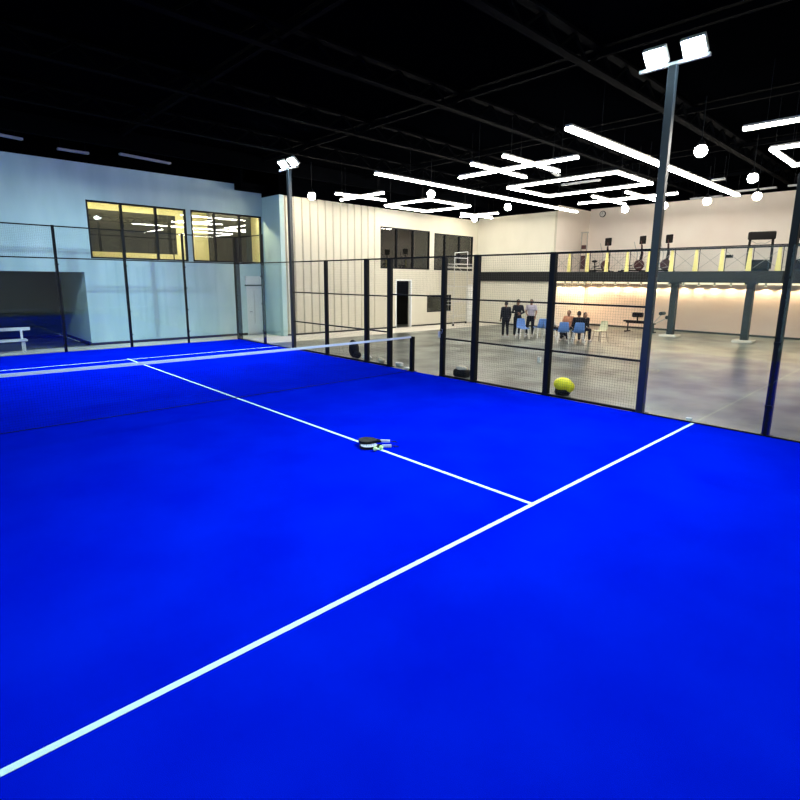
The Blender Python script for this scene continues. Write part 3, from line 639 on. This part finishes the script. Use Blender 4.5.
def person(x, y, rz, pose, top, legs, lab, long_hair=False, scale=1.0, **ov):
    P = dict(pose); P.update(ov); V = {k: Vector(v) for k, v in P.items() if k != 'hip'}
    t = empty('person', (x, y, 0), rz, lab, 'person'); t.scale = (scale,)*3
    b = MB(); T = lambda pts, rs: b.tube([V[p] if isinstance(p, str) else p for p in pts], rs, 12)
    pel, che, nk, hd = V['pelvis'], V['chest'], V['neck'], V['head']; mid = (pel+che)/2
    b.ell(pel, (.155, .105, .11)); b.ell(mid, (.13, .09, .16)); b.ell(che, (.155, .10, .17)); T(['sl', 'sr'], [.06, .06])
    b.tube([nk-Vector((0,0,.05)), hd-Vector((0,.01,.04))], [.055, .048], 12)
    b.ell(hd, (.074, .092, .112), 18, 14); b.ell(hd+Vector((0, .035, -.07)), (.045, .045, .04)); b.ell(hd+Vector((0, .095, -.012)), (.013, .02, .02))
    for s in (-1, 1): b.ell(hd+Vector((s*.077, -.005, -.005)), (.012, .02, .03))
    b.ell(hd+Vector((0, .088, -.05)), (.022, .010, .006))
    fing = MB()
    for s, q in ((1, 'r'), (-1, 'l')):
        T(['s'+q, 'e'+q, 'w'+q], [.052, .040, .027]); T(['h'+q, 'k'+q, 'a'+q], [.085, .056, .038]); b.ell(V['s'+q], .056); b.ell(V['k'+q], .056); b.ell(V['e'+q], .040)
        d = (V['w'+q]-V['e'+q]).normalized(); sd = d.cross(Vector((0, 0, 1)) if abs(d.z) < .8 else Vector((0, 1, 0))).normalized(); nn = sd.cross(d)
        pc = V['w'+q]+d*.045; b.tube([V['w'+q], pc, pc+d*.035], [.026, .034, .030], 10)
        for k, L in enumerate((.060, .072, .068, .052)):
            r = pc + d*.03 + sd*(-.026+.0173*k); fing.tube([r, r+d*L*.55, r+d*L*.85+nn*L*.35], [.0095, .009, .007], 6)
        r = pc - d*.01 + sd*.028*-1; fing.tube([r, r-sd*.028+d*.02, r-sd*.035+d*.05], [.011, .010, .008], 6)
        fo = V['a'+q]; b.tube([fo, fo+Vector((0, -.01, -.04)), fo+Vector((0, .13, -.055))], [.038, .036, .026], 10)
    body = b.build('body', MT['skin'], t); remesh(body, .016)
    # fingers are welded into the body mesh object
    me = body.data; bm = bmesh.new(); bm.from_mesh(me)
    vs = [bm.verts.new(v) for v in fing.v]; 
    for f_ in fing.f: bm.faces.new([vs[i] for i in f_])
    for s in (-1, 1):
        n0 = len(bm.faces); r_ = bmesh.ops.create_uvsphere(bm, u_segments=8, v_segments=6, radius=.010, matrix=Matrix.Translation(hd+Vector((s*.028, .083, .012))))
        for v in r_['verts']:
            for f_ in v.link_faces: f_.material_index = 1
    bm.to_mesh(me); bm.free(); me.materials.clear(); me.materials.append(MT['skin']); me.materials.append(MT['eye'])
    c = MB(); c.ell(pel+Vector((0,0,.05)), (.165, .12, .10)); c.ell(mid, (.155, .112, .17)); c.ell(che, (.172, .118, .175)); c.tube([V['sl'], V['sr']], [.072, .072], 12)
    c.tube([nk-Vector((0,0,.06)), nk-Vector((0,0,.01))], [.09, .062], 12)
    lg = 1.0 if top in (MT['clothblack'], MT['clothwhite']) else .45
    for q in 'rl':
        S, E_, W_ = V['s'+q], V['e'+q], V['w'+q]; c.ell(S, .068)
        if lg == 1.0: c.tube([S, E_, W_], [.064, .052, .038], 12); c.ell(E_, .052)
        else: c.tube([S, S.lerp(E_, .7)], [.066, .062], 12)
    remesh(c.build('shirt', top, t), .018)
    c = MB(); c.ell(pel-Vector((0,0,.01)), (.168, .122, .105))
    for q in 'rl': c.tube([V['h'+q], V['k'+q], V['a'+q]+Vector((0,0,.03))], [.098, .070, .055], 12); c.ell(V['k'+q], .070)
    remesh(c.build('trousers', legs, t), .018)
    h = MB(); h.ell(hd+Vector((0, -.022, .028)), (.084, .088, .100), 18, 14)
    if long_hair: h.ell(hd+Vector((0, -.07, -.08)), (.07, .045, .13)); 
    remesh(h.build('hair', MT['hair'], t), .014)
    for q in 'rl':
        fo = V['a'+q]; MB().bevbox((fo.x-.045, fo.y-.07, fo.z-.08), (fo.x+.045, fo.y+.18, fo.z-.015), .02).build('shoe', MT['shoe'], t, smooth=True)
    return t
CAMF = lambda x, y: math.atan2(-(CAM.x-x), (CAM.y-y))       # rotation that makes +y look at the camera
person(14.32, 3.72, CAMF(14.32, 3.72)+PI+.3, STAND, MT['clothblack'], MT['clothblack'], 'standing person all in black with back to the court, leftmost of the group', scale=.93)
person(14.75, 3.40, CAMF(14.75, 3.4)+.25, STAND, MT['clothblack'], MT['clothblack'], 'standing person in black jacket with hands folded in front, second from left', True, scale=.99,
       er=(.25, .05, 1.10), el=(-.25, .05, 1.10), wr=(.06, .22, 1.08), wl=(-.04, .22, 1.02))
person(15.35, 3.12, CAMF(15.35, 3.12)-.2, STAND, MT['clothgrey'], MT['clothblack'], 'standing person in pale lavender T-shirt and dark trousers, third from left', scale=.99,
       er=(.235, .0, 1.10), el=(-.235, .0, 1.10), wr=(.14, .20, 1.00), wl=(-.22, .14, .90), kr=(.13, .03, .47), ar=(.17, -.02, .08))
person(15.35, 1.28, CAMF(15.35, 1.28)-.35, SIT, MT['clothtan'], MT['clothblack'], 'seated person in a tan-orange top facing the court', scale=.98)
person(14.65, .46, FACE_AWAY+.1, SIT, MT['clothblack'], MT['clothblack'], 'seated person in black with back to the court, on the right blue chair', scale=1.0)
person(15.60, .80, CAMF(15.60, .80)+.5, SIT, MT['clothblack'], MT['clothblack'], 'seated person in black leaning forward, facing the one on the blue chair', True, scale=.98, chest=(0, .12, .84), neck=(0, .17, .98), head=(0, .22, 1.10), sr=(.17, .15, .94), sl=(-.17, .15, .94))
person(14.85, 1.85, math.radians(-120), SIT, MT['clothwhite'], MT['clothblack'], 'seated person in white top with outstretched black legs behind the middle fence post', scale=.98,
       kr=(.12, .45, .44), kl=(-.12, .45, .46), ar=(.14, .80, .09), al=(-.13, .74, .09))
# chairs under the two people who face the court
c = copy_tree(c3); place(c, 15.35, 1.28, CAMF(15.35, 1.28)-.35, 'cream chair under the person in tan')
c = copy_tree(c3); place(c, 15.60, .80, CAMF(15.60, .80)+.5, 'cream chair under the black-clothed person leaning forward')

# ================================================================== SMALL THINGS
# rackets on the centre line
def racket(x, y, z, rz, face, lab, tilt=0):
    t = empty('padel_racket', (x, y, z), rz, lab, 'racket'); t.rotation_euler = (tilt, 0, rz)
    n = 28; poly = []
    for i in range(n):
        a = 2*PI*i/n; poly.append((.128*math.sin(a)*(1-.10*math.cos(a)*-1), .135*math.cos(a)))
    m = MB().prism(poly, (0, .30, 0), (1,0,0), (0,1,0), (0,0,1), .036); m.build('rim', MT['carbon'], t)
    m = MB().prism([(p[0]*.90, p[1]*.90) for p in poly], (0, .30, -.001), (1,0,0), (0,1,0), (0,0,1), .039); fc = m.build('face', face, t)
    hs = MB()
    for i in range(-2, 3):
        for j in range(-2, 3):
            if i*i+j*j < 7: hs.lathe((i*.035, .30+j*.035, .0381), [(.006, 0), (.006, .0006)], 8)
    hs.build('hole_pattern', MT['carbon'], fc)
    MB().bar((-.055, .195, .018), (-.014, .10, .018), .022, .03).bar((.055, .195, .018), (.014, .10, .018), .022, .03).build('throat', MT['carbon'], t)
    MB().bar((0, .11, .018), (0, -.03, .018), .032, .034).build('grip', MT['lilac'], t)
    MB().tube([(0, -.03, .018), (.04, -.10, .005), (-.01, -.14, .005), (0, -.03, .018)], .004, 6).build('wrist_cord', MT['carbon'], t)
racket(.17, -4.42, .0145, math.radians(50), MT['lilac'], 'padel racket lying lowest of the pair on the centre line')
racket(.22, -4.33, .056, math.radians(44), MT['carbon'], 'dark padel racket lying on top of the other one')
for (x, y, l) in ((-.10, -4.42, 'left one of two yellow-green balls by the rackets'), (.0, -4.43, 'right one of two yellow-green balls, on the white line')):
    thing(MB().ell((x, y, .013+.033), .033, 16, 12), 'padel_ball', MT['ball'], l, 'ball', smooth=True)
# yellow bag outside the mesh
yb = empty('ball_bag', (5.44, -4.18, 0), label='bright yellow bag with a dark base outside the mesh, right of the middle fence post', cat='bag')
MB().ell((0, 0, .23), (.20, .20, .15), 20, 14).ell((.02, -.14, .19), (.12, .11, .12)).ell((0, .02, .32), (.05, .05, .06)).build('body', MT['brightyellow'], yb, smooth=True)
MB().lathe((0, 0, 0), [(.14, 0), (.17, .05), (.16, .13)], 18).build('base', MT['gymblack'], yb, smooth=True)
b_ = empty('sports_bag', (5.42, -1.36, 0), label='black bag with a pale cloth on top beside the gate post', cat='bag')
MB().bevbox((-.14, -.20, 0), (.14, .22, .20), .06).build('body', MT['gymblack'], b_, smooth=True)
MB().ell((0, 0.02, .22), (.12, .18, .07), 14, 10).build('cloth', MT['sack'], b_, smooth=True)
b_ = empty('backpack', (5.40, 3.05, 0), label='black backpack leaning outside the fence beyond the net', cat='bag')
MB().ell((0, .0, .27), (.14, .20, .27), 16, 12).ell((0, .06, .40), (.10, .13, .16)).ell((-.03, -.20, .12), (.10, .16, .12)).build('body', MT['gymblack'], b_, smooth=True)
MB().tube([(-.12, .05, .45), (-.18, 0, .3), (-.13, -.05, .1)], .018).build('strap', MT['gymblack'], b_)
thing(MB().ell((5.40, 2.40, .08), (.10, .20, .08)).ell((5.40, 2.47, .13), (.08, .10, .06)), 'towel', MT['white'], 'crumpled white towel beside the black backpack', 'towel', smooth=True)
thing(MB().ell((5.38, 1.72, .07), (.10, .16, .07)).ell((5.38, 1.78, .11), (.08, .10, .06)), 'towel', MT['sack'], 'crumpled beige cloth between the two fence posts beyond the net', 'towel', smooth=True)
thing(MB().bevbox((5.28, .78, 0), (5.40, 1.02, .11), .03), 'shoe_box', MT['white'], 'small white box at the fence post beyond the net', 'box', smooth=False)
thing(MB().bevbox((5.14, .28, 0), (5.26, .50, .05), .02), 'folded_cloth', MT['white'], 'flat white cloth at the foot of the net post', 'cloth')
thing(MB().bevbox((5.12, -6.88, .0), (5.19, -6.78, .06), .01), 'small_box', MT['white'], 'tiny white box on the floor where the white service line meets the glass', 'box')
# bench left outside the far fence
bn = empty('white_bench', (-2.75, 10.95, 0), label='white slatted bench with backrest beyond the far glass at the left edge', cat='bench')
MB().box((-.95, -.22, .36), (.85, -.06, .42)).box((-.95, -.02, .36), (.85, .14, .42)).build('seat', MT['whiteplastic'], bn)
MB().box((-.95, .18, .68), (1.0, .23, .78)).build('backrest', MT['whiteplastic'], bn)
for x in (-.85, .75):
    MB().box((x-.03, -.20, 0), (x+.03, -.14, .36)).box((x-.03, .14, 0), (x+.03, .20, .70)).box((x-.03, -.20, .32), (x+.03, .20, .36)).build('leg', MT['whiteplastic'], bn)
# hall litter: small white paper beyond the mesh
thing(MB().bevbox((9.0, -1.4, 0), (9.06, -1.28, .18), .01), 'water_bottle', MT['whiteplastic'], 'small white bottle standing on the grey floor left of the middle fence post', 'bottle')
